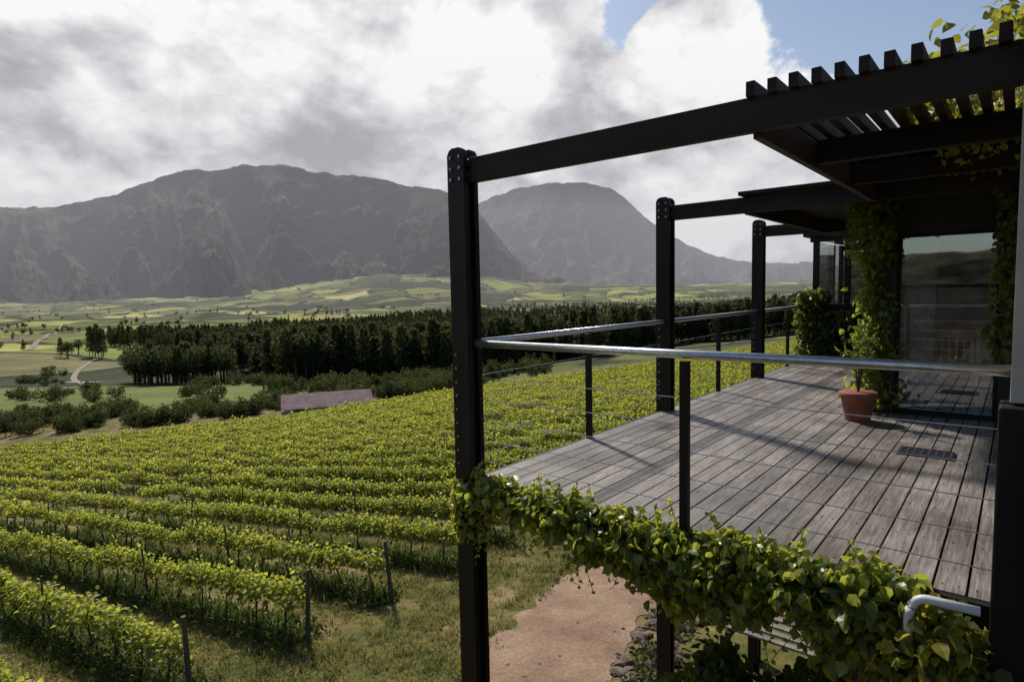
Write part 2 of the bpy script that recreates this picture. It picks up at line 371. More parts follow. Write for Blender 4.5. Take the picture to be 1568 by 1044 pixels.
n=1500; u=rng.uniform(-1.1,.5,n); d=400*np.exp(rng.random(n)*math.log(9)); wob=wobf(u,d,14,.006,8)
k=(wob>.06); place('field_trees',u[k],d[k],6,13,rounds+[pines[0]],1.2)
n=900; u=rng.uniform(-1.15,-.05,n); dvv=np.interp(u,U_,DV); d=dvv*rng.uniform(1.16,1.5,n); wob=wobf(u,d,16,.03,3)
k=(wob>-.15)&~((u>-.42)&(u<-.2)&(d<106)); place('hedge_row',u[k],d[k],1.0,3.9,bushes+[rounds[1]],.75)
n=420; u=rng.uniform(-.42,.1,n); d=rng.uniform(150,222,n); wob=wobf(u,d,16,.03,5); k=wob>.0
place('scrub_bushes',u[k],d[k],1.3,6,bushes+[rounds[0],pines[1]],.7)
n=300; u=rng.uniform(-1.1,-.4,n); d=rng.uniform(150,330,n); w=wobf(u,d,11,.02,4); k=w>.1
place('valley_bushes',u[k],d[k],1.5,5,bushes,.8)
u=np.concatenate([np.linspace(-.695,-.675,5),rng.uniform(-.69,-.66,3)]); d=np.full(8,420.)+rng.uniform(-12,12,8)
place('poplar_trees',u,d,16,24,[pines[2]],.6)

# roads in the valley
M_dirtroad=simple('pale_dirt',(.17,.135,.10),(.27,.22,.17),.4,.95)
def strip(name,uds,w,mat,lift=.35):
    P=[]
    for (u0,d0),(u1,d1) in zip(uds[:-1],uds[1:]):
        for t in np.linspace(0,1,14,endpoint=False): P.append(du(u0+(u1-u0)*t,d0+(d1-d0)*t))
    P.append(du(*uds[-1])); P=np.array(P); ker=np.ones(9)/9
    Q0=P.copy()
    for c in (0,1): P[4:-4,c]=np.convolve(Q0[:,c],ker,'valid')
    T=np.gradient(P,axis=0); T/=np.linalg.norm(T,axis=1)[:,None]; Q=np.stack([-T[:,1],T[:,0]],1)
    V=[];n=len(P)
    for s in (-.5,-.17,.17,.5):
        p=P+Q*w*s; V.append(np.stack([p[:,0],p[:,1],HN(p[:,0],p[:,1])+lift],1))
    b=MB(); b.add(np.concatenate(V),[(s*n+i,s*n+i+1,(s+1)*n+i+1,(s+1)*n+i) for s in range(3) for i in range(n-1)])
    return b.obj(name,[mat])
strip('farm_road',[(-.9,190),(-.77,205),(-.70,225),(-.73,300),(-.68,420)],2.6,M_dirtroad)
strip('farm_road',[(-.25,150),(-.1,195),(.05,215),(.2,218),(.45,215)],4.5,M_dirtroad)
strip('farm_road',[(-.80,560),(-.76,800),(-.73,1300)],5,M_dirtroad,.8)
strip('farm_dam',[(-.75,265),(-.69,262)],13,simple('grey_mud',(.13,.13,.13),(.20,.20,.20),.3,.8))

def shed(name,u,d,Lx,W,hw,hr,ang,roofm):
    x,y=du(u,d); z=float(H(x,y)); e=empty(name); e.location=(x,y,z); e.rotation_euler=(0,0,ang)
    b=MB(); b.bb(-Lx/2,Lx/2,-W/2,W/2,-2,hw); b.obj('walls',[M_wallp],e)
    b=MB(); o=.5
    b.add([(-Lx/2-o,-W/2-o,hw-.2),(Lx/2+o,-W/2-o,hw-.2),(Lx/2+o,0,hr),(-Lx/2-o,0,hr),(-Lx/2-o,W/2+o,hw-.2),(Lx/2+o,W/2+o,hw-.2)],[(0,1,2,3),(3,2,5,4)])
    for i in range(int(Lx/1.2)):
        xx=-Lx/2+i*1.2; b.add([(xx,-W/2-o,hw-.14),(xx+.1,-W/2-o,hw-.14),(xx+.1,0,hr+.06),(xx,0,hr+.06)],[(0,1,2,3)])
    b.add([(-Lx/2,-W/2,hw),(-Lx/2,W/2,hw),(-Lx/2,0,hr-.1)],[(0,1,2)]); b.add([(Lx/2,-W/2,hw),(Lx/2,W/2,hw),(Lx/2,0,hr-.1)],[(0,1,2)])
    b.obj('roof',[roofm],e)
    b=MB()
    for i in range(4): b.bb(-Lx/2+1.5+i*Lx/4,-Lx/2+3+i*Lx/4,-W/2-.05,-W/2+.02,.8,1.5)
    b.obj('windows',[M_stone],e)
va=math.atan2(-FX,FY)
shed('farm_shed',-.308,102,13.5,9,1.5,3.0,va+.35,M_roofp)
shed('farm_house',-.535,268,9,7,3,5.0,va,M_wallp)
for (u_,d_) in ((-.42,1500),(-.2,1900),(-.28,2300),(-.05,2500),(-.6,900),(-.33,2900),(.05,2600)): shed('farm_house',u_,d_,20,11,4,7,va+u_*3,M_wallp)

# ------------------------------------------------------------ dirt track
cl=np.array([(-4.2,-6),(-4.6,0),(-5.1,4),(-5.8,7),(-6.7,9.5),(-7.2,12),(-7.1,16),(-6.5,22),(-6.5,60)],float)
tt=np.linspace(0,8,200); cx=np.interp(tt,range(9),cl[:,0]); cy=np.interp(tt,range(9),cl[:,1])
kk=np.ones(17)/17; cxs=cx.copy(); cxs[8:-8]=np.convolve(cx,kk,'valid'); cx=cxs
b=MB(); V=[]
for s in np.linspace(-1,1,11):
    w=1.3+.35*np.array([mn.fractal(Vector((y*1.1,round(s),2)),.8,2,4) for y in cy])
    xx=cx+s*w; V.append(np.stack([xx,cy,H(xx,cy)+.012+.02*(1-s*s)],1))
b.add(np.concatenate(V),[(s*200+i,s*200+i+1,(s+1)*200+i+1,(s+1)*200+i) for s in range(10) for i in range(199)])
m,nt=newmat('red_brown_dirt'); v=coords(nt); n1=noise(nt,v,1.2,6,.6); n2=noise(nt,v,14,6,.75)
c=ramp(nt,n1,[(.3,(.22,.145,.10)),(.7,(.38,.275,.20))]); c=mixc(nt,.65,c,ramp(nt,n2,[(.3,(.4,.39,.37)),(.7,(1.25,1.2,1.15))]),'MULTIPLY'); finish(nt,c,.95,0,n2,.9,.04,.1)
b.obj('dirt_track',[m],None,True)

# ------------------------------------------------------------ vineyard
def vineseg(nl,size,simple_,weeds,seed):
    global rng
    rng=np.random.default_rng(seed); b=MB(); L=2.4
    x=rng.uniform(-L/2,L/2,nl)
    ce=np.array([mn.noise(Vector((q*2.1,seed*3.1,0))) for q in x]); de=np.array([mn.noise(Vector((q*3.4,seed*5.1,4))) for q in x])
    z=rng.normal(0,.11,nl)*(1+de*.8)+.98+ce*.14; up=rng.random(nl)<.15; z[up]+=rng.random(up.sum())*.30
    y=rng.normal(0,.11,nl)*(1-.35*np.clip((z-.95)/.4,0,1))*(1+de*.7)
    pos=np.stack([x,y,z],1); nor=rv(nl)*.7+np.stack([np.zeros(nl),np.sign(y)*.5,np.full(nl,.5)],1)
    tip=rv(nl)*.7+np.stack([np.zeros(nl),np.sign(y)*.4,np.full(nl,-.35)],1)
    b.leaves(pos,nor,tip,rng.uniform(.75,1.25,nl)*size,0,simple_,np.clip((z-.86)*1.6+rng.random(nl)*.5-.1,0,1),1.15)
    for q in (-.6,.6):
        q+=rng.uniform(-.1,.1); b.tube([(q,0,-.05),(q+.04,.02,.3),(q-.02,0,.62),(q+.2,0,.82)],[.032,.024,.022,.012],6,1)
    if weeds:
        n=weeds; x=rng.uniform(-L/2,L/2,n); y=rng.normal(0,.26,n); 
        b.leaves(np.stack([x,y,np.zeros(n)+rng.random(n)*.12],1),rv(n)+np.array([0,0,.2]),rv(n)*.5+np.array([0,0,1]),rng.uniform(.10,.34,n),2,True,None,.35)
        b.leaves(np.stack([x,y,rng.random(n)*.30],1),rv(n)+np.array([0,0,.6]),rv(n),rng.uniform(.05,.11,n),2,True)
        if weeds>200: b.tube([(-L/2,0,.75),(L/2,0,.75)],.003,4,3); b.tube([(-L/2,0,1.15),(L/2,0,1.15)],.003,4,3)
    return b.mesh('vine%d'%seed,[M_vine,M_trunk,M_weed,M_wire])
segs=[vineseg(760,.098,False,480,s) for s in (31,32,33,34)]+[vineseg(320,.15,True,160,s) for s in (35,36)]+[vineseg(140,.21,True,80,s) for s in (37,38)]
rng=np.random.default_rng(9)
P=[];Rt=[];S=[];I=[];PP=[];EP=[]
for k in range(-3,82):
    nn=5.5+2.3*k; s=(11.3-.099*nn)/.995+rng.uniform(-.3,.3); cnt=0
    while True:
        x=-.099*nn-.995*s; y=.995*nn-.099*s
        xm=np.interp(y,[-10,20,45,86,124,179],[-112,-109,-80,-77,-58,-50])
        if x<xm or y>182: break
        z=float(H(x,y)); d,l=DL(x,y); r=math.hypot(x,y)
        if d>-10:
            lod=rng.integers(0,4) if r<34 else (4+rng.integers(0,2) if r<75 else 6+rng.integers(0,2))
            if rng.random()>.02:
                P.append((x-1.2*.995,y-.12,float(H(x-1.2,y-.12)))); fl=math.pi*(rng.random()<.5)
                Rt.append((0,-.132 if not fl else .132,.0993+fl)); sc=rng.uniform(.85,1.08); S.append((1.0,rng.uniform(.85,1.2),sc)); I.append(lod)
            if cnt%3==0: (EP if cnt==0 else PP).append((x,y,z))
        s+=2.3; cnt+=1
scatter('vineyard',P,Rt,S,I,segs)
b=MB(); b.tube([(0,0,-.1),(.005,0,.7),(0,0,1.52)],[.032,.03,.027],7); pm=b.mesh('vp',[M_vpost])
b=MB(); b.tube([(0,0,-.1),(.01,0,.8),(0,0,1.55)],[.055,.05,.046],9); em_=b.mesh('vpe',[M_vpost])
al=PP+EP; n=len(al)
scatter('vineyard_posts',al,np.stack([rng.normal(0,.05,n),rng.normal(0,.06,n),rng.random(n)*.4],1),np.ones((n,3)),[0]*len(PP)+[1]*len(EP),[pm,em_])

# grass tufts
def tuft(seed,mat,n=26,hh=.22):
    global rng
    rng=np.random.default_rng(seed); b=MB(); p=rng.normal(0,.09,(n,3)); p[:,2]=0
    b.leaves(p,rv(n)+np.array([0,0,.1]),rv(n)*.55+np.array([0,0,1]),rng.uniform(.4,1.1,n)*hh,0,True,None,.16); return b.mesh('tuft%d'%seed,[mat])
tufts=[tuft(41,M_grass,30,.14),tuft(42,M_grass,26,.18),tuft(43,M_weed,24,.17),tuft(44,M_grass,36,.09)]
rng=np.random.default_rng(10)
n=34000; x=-rng.uniform(3,32,n); y=rng.uniform(0,34,n)
tx=np.interp(y,cy,cx); k=(np.abs(x-tx)>1.1+.5*rng.random(n)); k&=(np.hypot(x,y)>7); k&=~((x>tx)&(x>-5.4)&(rng.random(n)<.75))
w=np.array([mn.noise(Vector((a*.5,b_*.5,1))) for a,b_ in zip(x,y)]); k&=(w+rng.random(n)*.6>.10)
x,y=x[k],y[k]; n=len(x); sc=rng.uniform(.5,1.2,n)
scatter('grass',np.stack([x,y,H(x,y)],1),np.stack([np.zeros(n),np.zeros(n),rng.random(n)*6.28],1),np.stack([sc]*3,1),rng.integers(0,4,n),tufts)

# rocks beside the track
b=MB()
for q in range(300):
    bm=bmesh.new(); bmesh.ops.create_icosphere(bm,subdivisions=2,radius=1); s=.03+.13*rng.random()**2
    cyy=rng.uniform(6.5,14); cxx=float(np.interp(cyy,cy,cx))+1.35+abs(rng.normal(0,.6)); of=Vector((rng.random()*50,0,0))
    if q>240: cxx=float(np.interp(cyy,cy,cx))+rng.uniform(-1.4,1.4); s*=.25
    vs=[v.co*(1+.75*mn.noise(v.co*1.5+of)) for v in bm.verts]; sc=Vector((rng.uniform(.8,1.5),rng.uniform(.8,1.3),rng.uniform(.4,.75)))
    zz=float(H(cxx,cyy))+.02; vs=[(cxx+v.x*s*sc.x,cyy+v.y*s*sc.y,zz+s*.12+v.z*s*sc.z) for v in vs]
    b.add(vs,[[w.index for w in f.verts] for f in bm.faces]); bm.free()
b.obj('rocks',[M_rock])

# ------------------------------------------------------------ deck
b=MB(); x=-3.24; DY0,DY1=3.44,12.6; bw=.135
while x<3.2:
    y=DY0+0
    first=True
    while y<DY1:
        y2=min(DY1,y+(rng.uniform(.8,4.2) if first else rng.choice([2.2,2.9,3.6,4.4]))); first=False
        if DY1-y2<.6: y2=DY1
        r=float(np.clip(rng.normal(.45,.2),0,1)); 
        b.bb(x,x+bw-.012,y,y2-.005,-.032+rng.uniform(0,.003),rng.uniform(0,.003),0,r)
        y=y2
    x+=bw
deck=b.obj('wooden_deck',[M_deck])
b=MB()
for yy in np.arange(3.5,12.6,.6):
    xx=-3.24
    while xx<3.1:
        for o_ in (.03,.095): b.tube([(xx+o_,yy+.02,.002),(xx+o_,yy+.02,.0042)],.0045,6)
        xx+=bw
o=b.obj('deck_screws',[M_dark]); o.parent=deck
b=MB(); 
for yy in np.arange(3.44,12.6,.6): b.bb(-3.22,3.2,yy,yy+.05,-.2,-.036)
b.bb(-3.27,3.2,3.385,3.43,-.24,.0); b.bb(-3.285,-3.245,3.44,12.6,-.24,-.003)
for yy in (6.77,10.14): b.bb(-3.2,3.2,yy+.06,yy+.14,-.4,-.202)
o=b.obj('deck_frame',[M_dark],None,False,.003); o.parent=deck

def post(name,x,y,top=2.52,bot=-5.6):
    e=empty(name); e.location=(x,y,0); b=MB()
    W=.17; pts=[(-W/2,bot),(W/2,bot),(W/2,top-.05),(W/2-.02,top-.015),(W/2-.05,top),(-W/2+.05,top),(-W/2+.02,top-.015),(-W/2,top-.05)]
    for yc in (-.055,.055):
        v=[(px,yc-.022,pz) for px,pz in pts]+[(px,yc+.022,pz) for px,pz in pts]; k=len(pts)
        b.add(v,[tuple(range(k)),tuple(range(k,2*k))[::-1]]+[(i,i+k,(i+1)%k+k,(i+1)%k) for i in range(k)])
    b.bb(-W/2+.035,W/2-.035,-.0325,.0325,bot,top-.12)
    b.obj('planks',[M_dark],e,False,.003)
    b=MB()
    zs=[top-.07,top-.15,top-.23]+list(np.arange(.15,1.06,.105))+[-.08,-.3]
    for z in zs:
        for xx in ((-.045,.045) if z>1.2 or z<.1 else (-.04,)):
            b.tube([(xx,-.077,z),(xx,-.087,z)],.011 if z<1.2 else .013,8)
    for z in (top-.1,top-.2): b.tube([(.085,-.03,z),(.095,-.03,z)],.011,8)
    b.obj('bolts',[M_bolt],e)
for yy in (3.36,6.77,10.14): post('pergola_post',-3.24,yy)

# pergola
pg=empty('pergola'); b=MB()
b.bb(-3.15,1.6,3.33,3.40,2.265,2.44)
b.bb(-3.15,1.6,6.74,6.80,2.25,2.42); b.bb(-3.15,-2.0,10.1,10.16,2.25,2.42)
for yy in (4.5,5.62): b.bb(-1.07,1.6,yy,yy+.07,2.26,2.415)
b.obj('beams',[M_beam],pg,False,.004)
b=MB(); b.bb(-1.125,-1.078,3.405,6.735,2.24,2.415); b.bb(-2.33,-2.28,6.805,11.1,2.24,2.42); b.obj('fascia',[simple('brown_fascia',(.02,.011,.007),(.06,.036,.025),5,.6,0,.3,.003,(1,.15,1))],pg,False,.003)
b=MB(); xx=-1.125
while xx<1.6: b.bb(xx,xx+.045,3.29+rng.uniform(-.015,.01),6.0,2.43,2.505+rng.uniform(-.004,.004),0,rng.random()); xx+=.102+rng.uniform(-.004,.004)
b.obj('rafters',[M_beam],pg,False,.003)
b=MB()
b.bb(-1.2,3.2,5.75,8.6,2.56,2.62); b.bb(-2.35,-1.0,6.65,11.1,2.43,2.47); b.bb(-1.25,3.2,5.7,5.745,2.40,2.62)
b.obj('roof_boards',[M_dark],pg)

def rail(name,p0,p1,posts):
    e=empty(name); b=MB(); b.tube([p0,p1],.026,14); b.obj('top_rail',[M_steel],e,True)
    b=MB()
    for q in posts: b.box((q[0],q[1],(1.03-.25)/2),(.05,.05,1.03+.25),0)
    b.obj('uprights',[M_dark],e,False,.003)
    b=MB()
    for z in (.17,.33,.49,.65,.81): b.tube([(p0[0],p0[1],z),(p1[0],p1[1],z)],.0028,6)
    b.obj('cables',[M_wire],e)
rail('front_railing',(-3.13,3.38,1.07),(0.02,3.38,1.07),[(-1.495,3.38)])
b=MB(); b.tube([(-3.16,3.38,1.07),(-3.11,3.38,1.07)],.034,12); b.obj('rail_bracket',[M_bolt])
rail('side_railing',(-3.24,3.47,1.07),(-3.24,12.6,1.07),[(-3.24,5.07),(-3.24,8.45),(-3.24,11.8)])

# ------------------------------------------------------------ house
hs=empty('house')
b=MB(); b.bb(-.14,3.2,8.0,8.15,0,2.5); b.bb(-1.15,-.14,8.0,8.15,2.0,2.5); b.bb(-1.3,-1.06,7.95,8.2,0,2.5)
b.bb(-1.3,-1.15,8.2,13,0,2.5)
b.obj('walls',[simple('dark_wall',(.018,.015,.013),(.035,.03,.026),3,.8)],hs)
b=MB(); b.bb(-1.2,3.2,5.4,13,-5.6,-.42); b.obj('lower_storey',[M_stone],hs)
b=MB(); b.bb(-1.06,-.14,8.06,8.07,.06,2.0); b.obj('sliding_door_glass',[M_glass],hs)
b=MB(); b.bb(-1.06,-1.02,8.03,8.10,.03,2.0); b.bb(-.18,-.14,8.03,8.10,.03,2.0); b.bb(-1.02,-.18,8.03,8.10,1.965,2.0); b.bb(-1.02,-.18,8.03,8.10,.0,.05)
b.obj('door_frame',[M_dark],hs)
b=MB(); b.bb(-1.1,3,12,12.1,0,2.5); b.bb(-1.1,3,8.2,12,-.03,.0); b.bb(-1.1,3,8.2,12,2.45,2.5); b.bb(2.9,3,8.2,12,0,2.5); b.obj('interior',[M_int],hs)
b=MB(); V=[];n=90
for i in range(n):
    xx=-1.0+i*.30/n; V.append((xx,8.14+.03*math.sin(i*.75),.04)); V.append((xx,8.14+.03*math.sin(i*.75),1.97))
b.add(V,[(2*i,2*i+2,2*i+3,2*i+1) for i in range(n-1)]); b.obj('curtain',[M_curtain],hs)
b=MB(); b.bb(-3.1,-1.3,12.9,13.1,-.5,1.05); b.bb(-3.1,-3.0,13.1,16,-.5,1.05)
for xx in (-3.1,-2.55,-2.0,-1.45): b.bb(xx,xx+.1,12.9,13.0,1.05,2.3)
for yy in (14.2,15.5): b.bb(-3.1,-3.0,yy,yy+.1,1.05,2.3)
b.bb(-3.15,-1.3,12.88,13.02,2.3,2.4); b.bb(-3.12,-1.3,12.95,16,1.05,1.1)
b.add([(-3.25,12.75,2.4),(-1.2,12.75,2.4),(-1.2,12.75,2.5),(-2.25,12.75,2.82),(-3.25,12.75,2.5),(-3.25,16,2.4),(-1.2,16,2.4),(-1.2,16,2.5),(-2.25,16,2.82),(-3.25,16,2.5)],[(0,1,2,3,4),(3,2,7,8),(4,3,8,9),(0,4,9,5),(5,9,8,7,6)])
b.obj('wing_frame',[M_dark],hs)
b=MB(); b.bb(-3.05,-1.4,12.94,12.95,1.1,2.3); b.bb(-3.06,-3.05,13,16,1.1,2.3); b.obj('wing_glass',[M_glass],hs)
b=MB(); b.bb(-3.0,-1.3,14.6,14.7,0,2.3); b.obj('wing_interior',[M_stone],hs)
# balcony behind the camera; unseen parapet added to darken the door-glass reflection
b=MB(); b.bb(-.85,3.4,-2.7,1.3,-.25,-.02); b.bb(-3.6,3.4,-2.95,-2.7,-5.6,1.42); b.bb(-3.6,3.4,-2.97,-2.66,1.42,1.47)
b.obj('unseen_balcony',[M_stone],hs)
def chair(name,x,y,ang):
    e=empty(name); e.location=(x,y,0.0); e.rotation_euler=(0,0,ang); b=MB()
    for a in(-.2,.2):
        b.bb(a-.018,a+.018,-.22,-.184,0,.45); b.bb(a-.018,a+.018,.184,.22,0,.95)
        b.bb(a-.012,a+.012,-.18,.18,.2,.23)
    b.bb(-.22,.22,-.22,.18,.43,.46); b.bb(-.18,.18,.188,.212,.86,.94); b.bb(-.18,.18,.188,.212,.55,.59)
    for q in np.linspace(-.14,.14,5): b.bb(q-.012,q+.012,.192,.208,.59,.86)
    b.obj('frame',[M_chair],e,False,.003)
chair('wooden_chair',-.46,8.40,2.9); chair('wooden_chair',-.05,8.62,2.2)
b=MB(); b.bb(-.7,.6,9.5,10.3,.71,.75)
for q in ((-.65,9.55),(.55,9.55),(-.65,10.25),(.55,10.25)): b.bb(q[0]-.03,q[0]+.03,q[1]-.03,q[1]+.03,0,.71)
b.obj('wooden_table',[M_chair])

e=empty('potted_plant'); e.location=(-1.30,7.38,0.003)
b=MB(); b.tube([(0,0,0),(0,0,.02),(0,0,.24),(0,0,.25),(0,0,.30),(0,0,.31)],[.12,.125,.165,.185,.188,.175],28); b.obj('pot',[M_terra],e,True)
b=MB()
for q in range(7):
    a=rng.random()*6.28; t=Vector((.15*math.cos(a),.15*math.sin(a),rng.uniform(.7,1.05))); b.tube([(0,0,.28),(t.x*.3,t.y*.3,.6),tuple(t)],[.010,.007,.003],6,1)
    k=22; tt_=rng.random(k)[:,None]; base=np.array([[t.x*.3,t.y*.3,.55]]); pos=base+(np.array([list(t)])-base)*tt_+rng.normal(0,.055,(k,3))
    b.leaves(pos,rv(k),rv(k)+np.array([0,0,.5]),rng.uniform(.05,.1,k),0,False,rng.random(k)*.6,.45)
b.obj('stems_and_leaves',[M_ivyd,M_trunk],e)
b=MB(); b.box((-.57,6.2,.010),(.40,.26,.012),0)
for q in np.linspace(-.18,.18,8): b.box((-.57+q,6.2,.019),(.012,.25,.006),0)
for q in np.linspace(-.11,.11,5): b.box((-.57,6.2+q,.0195),(.39,.012,.006),0)
b.obj('doormat',[M_mat])

b=MB(); b.bb(-0.015,.16,3.25,3.45,.95,2.36,0); b.obj('wall_column',[M_wallp],None,False,.004)
b=MB(); b.bb(-.05,.12,3.18,3.40,-5.6,.94); b.bb(-.02,.14,3.16,3.46,2.37,2.6); b.obj('corner_post',[M_dark],None,False,.01)
b=MB(); pts=[(-.33,3.16,-.14),(-.335,3.16,-.04)]+[(-.335+.07*(1-math.cos(a)),3.16,-.04+.10*math.sin(a)) for a in np.linspace(.2,1.57,8)]+[(-.08,3.16,.065)]
b.tube(pts,.02,12); b.obj('white_handrail',[M_white],None,True)

b=MB()
for i in range(11): b.box((-1.95,6.6+i*.12,-2.35+i*.02),(1.1,.07,.025),0)
for q in(-2.4,-1.5): b.bb(q,q+.05,6.5,7.9,-2.44,-2.37,1); b.bb(q,q+.05,6.5,6.55,-5,-2.44,1)
b.obj('slatted_awning',[M_slat,M_dark])

# ------------------------------------------------------------ climbing ivy
def clump(b,n,fn,size,out,mi=0,hang=.8,bias=0):
    pos=fn(n); nor=rv(n)*.75+np.array(out); tip=rv(n)*.55+np.array([0,0,-hang])+np.array(out)*.3
    b.leaves(pos,nor,tip,rng.uniform(.6,1.3,n)*size,mi,False,np.clip(rng.random(n)*.8+bias+rng.normal(0,.1,n),0,1))
b=MB()
def edge(n):
    t=rng.random(n)**.85; x=-3.28+t*2.98
    cl_=np.array([mn.noise(Vector((q*4,1.7,0))) for q in x])
    top=np.interp(x,[-3.3,-2.3,-1.4,-.7,-.3],[.05,.05,.06,.07,.10])+.07*cl_
    bot=np.interp(x,[-3.3,-3.0,-2.6,-2.3,-1.7,-1.3,-.9,-.3],[-.20,-.14,-.17,-.25,-.40,-.48,-.30,-.52])+.16*np.array([mn.noise(Vector((q*5,8,0))) for q in x])
    f=rng.beta(1.3,1.7,n); z=top+(bot-top)*f
    y=3.36-np.abs(rng.normal(0,.085,n))*(1.1-f*.3)+(f<.3)*rng.random(n)*.1
    return np.stack([x,y,z],1)
clump(b,9000,edge,.060,(0,-.45,.4))
def onpost(n):
    z=rng.uniform(-.42,.02,n); a=rng.random(n)*6.28; return np.stack([-3.24+.13*np.cos(a),3.36+.12*np.sin(a),z],1)
clump(b,420,onpost,.058,(0,-.4,.2))
for q in range(60):
    x0=rng.uniform(-3.2,-.4); up=rng.random()<.4; L=rng.uniform(.05,.15) if up else rng.uniform(.12,.38)
    p0=np.array([x0,3.3,.07 if up else -.22]); dr=np.array([rng.normal(0,.35),-.1,1 if up else -1.0])
    k=9; tt_=np.linspace(0,1,k)[:,None]; pos=p0+dr*L*tt_
    b.leaves(pos,rv(k)+np.array([0,-.5,.4]),rv(k)+np.array([0,0,-.3]),np.linspace(.055,.03,k),0,False,np.clip(.5+.4*rng.random(k),0,1))
    b.tube([tuple(p0),tuple(p0+dr*L)],.002,5,1)
b.tube([(-3.25,3.3,-.05),(-2.4,3.27,-.08),(-1.5,3.29,-.1),(-.3,3.27,-.05)],.012,7,1)
b.obj('ivy_on_deck_edge',[M_ivy,M_trunk])
b=MB()
def m1(n):
    p=rv(n)*(rng.random(n)**.35)[:,None]; return p*np.array([.85,.35,.38])+np.array([-1.0,3.75,-1.22])+np.array([0,0,1])*(.1*np.sin(p[:,0:1]*9))
clump(b,3400,m1,.066,(0,-.3,.5)); b.tube([(-1.3,3.9,-5),(-1.1,3.8,-2.5),(-1,3.75,-1.2)],[.04,.03,.01],7,1)
b.obj('shrub_below_deck',[M_ivyd,M_trunk])
b=MB()
def m2(n):
    p=rv(n)*(rng.random(n)**.35)[:,None]; q=p*np.array([.30,.17,.62])+np.array([-.22,3.2,-.53]); return q
clump(b,2000,m2,.065,(-.1,-.4,.4),bias=.15); b.tube([(-.2,3.3,-5),(-.2,3.25,-2.5),(-.2,3.2,-.3)],[.04,.03,.01],7,1)
b.obj('creeper_shrub',[M_ivyy,M_trunk])
b=MB()
def m3(n):
    p=rv(n)*(rng.random(n)**.4)[:,None]; c_=np.array([(-4.6,9.2,-5.0),(-4.2,8.2,-4.9),(-4.9,10.6,-5.1),(-3.9,7.3,-4.7)])[rng.integers(0,4,n)]; return p*np.array([.42,.42,.3])+c_+np.array([0,0,.2])
clump(b,1500,m3,.06,(0,-.2,.5),hang=-.6); b.obj('low_shrubs',[M_bush])
b=MB()
def col(x0,x1,y0,y1,z0,z1):
    return lambda n: np.stack([rng.uniform(x0,x1,n)+.05*np.sin(rng.random(n)*9),rng.uniform(y0,y1,n),rng.uniform(z0,z1,n)],1)
def colw(n):
    z=rng.uniform(.1,2.35,n); w=np.array([mn.noise(Vector((0,q*2.3,3))) for q in z]); x=-1.25+rng.normal(0,.10,n)*(1+.9*w)+w*.07; return np.stack([x,rng.uniform(7.78,7.97,n),z],1)
clump(b,1500,colw,.065,(-.2,-.5,.2),bias=-.15)
clump(b,420,col(-1.5,-1.1,7.6,7.95,1.75,2.4),.07,(-.2,-.5,.2),bias=-.1)
clump(b,420,col(-.2,-.02,7.85,7.99,.6,2.4),.07,(0,-.5,.2),bias=-.1)
b.obj('ivy_on_house',[M_ivy])
b=MB(); 
clump(b,3000,col(-3.3,-1.5,12.6,12.9,-.1,1.0),.10,(-.1,-.5,.3)); clump(b,400,col(-3.3,-2.9,12.5,12.9,.9,1.4),.10,(-.1,-.5,.3))
b.obj('ivy_hedge_on_wing',[M_ivyd])
b=MB()
def rooft(n):
    x=rng.uniform(-.6,1.6,n); y=rng.uniform(3.9,7.0,n); w=np.array([mn.noise(Vector((p*3,q*2,5))) for p,q in zip(x,y)])
    z=2.50+np.abs(rng.random(n))*np.clip((x+.62)*1.0,0.03,.55)*(1+.7*w); return np.stack([x,y,z],1)
clump(b,7500,rooft,.062,(-.1,-.3,.5),bias=.05)
def under(n):
    x=rng.uniform(-.5,1.2,n); y=rng.uniform(4.6,6.6,n); z=2.45-np.abs(rng.normal(0,.06,n)); return np.stack([x,y,z],1)
clump(b,800,under,.055,(0,-.2,-.2))
b.obj('creeper_on_pergola',[M_ivyy])

# ------------------------------------------------------------ camera
pitch=math.radians(4.53); roll=math.radians(1.17)
Fw=Vector((FX*math.cos(pitch),FY*math.cos(pitch),-math.sin(pitch))); Rt_=Vector((FY,-FX,0)).normalized(); Up=Rt_.cross(Fw).normalized()
R2=Rt_*math.cos(roll)-Up*math.sin(roll); U2=Up*math.cos(roll)+Rt_*math.sin(roll)
cam=bpy.data.cameras.new('camera'); co=bpy.data.objects.new('camera',cam); scene.collection.objects.link(co)
mt=Matrix((R2,U2,-Fw)).transposed().to_4x4(); mt.translation=Vector((0,0,1.45)); co.matrix_world=mt
cam.sensor_width=36; cam.lens=935/1568*36; cam.clip_start=.05; cam.clip_end=40000
scene.camera=co
def pxdir(x,y): return (Fw+R2*((x-784)/935)+U2*((522-y)/935)).normalized()

# ------------------------------------------------------------ sun and sky
sd=Vector((FX-.38*FY,FY+.38*FX,0)).normalized(); el=math.radians(43)
sdir=Vector((sd.x*math.cos(el),sd.y*math.cos(el),math.sin(el)))
sl=bpy.data.lights.new('sun','SUN'); sl.energy=5.0; sl.angle=math.radians(3.5); sl.color=(1,.93,.82)
so=bpy.data.objects.new('sun',sl); scene.collection.objects.link(so); so.rotation_euler=(-sdir).to_track_quat('-Z','Y').to_euler(); so.location=(0,0,50)
w=bpy.data.worlds.new('World'); scene.world=w; w.use_nodes=True; nt=w.node_tree; nt.nodes.clear()
sky=N(nt,'ShaderNodeTexSky'); sky.sky_type='NISHITA'; sky.sun_disc=False; sky.sun_elevation=el; sky.sun_rotation=math.atan2(sd.x,sd.y)
b1=N(nt,'ShaderNodeBackground'); b1.inputs[1].default_value=.11; nt.links.new(sky.outputs[0],b1.inputs[0])
tc=N(nt,'ShaderNodeTexCoord'); g=tc.outputs['Generated']
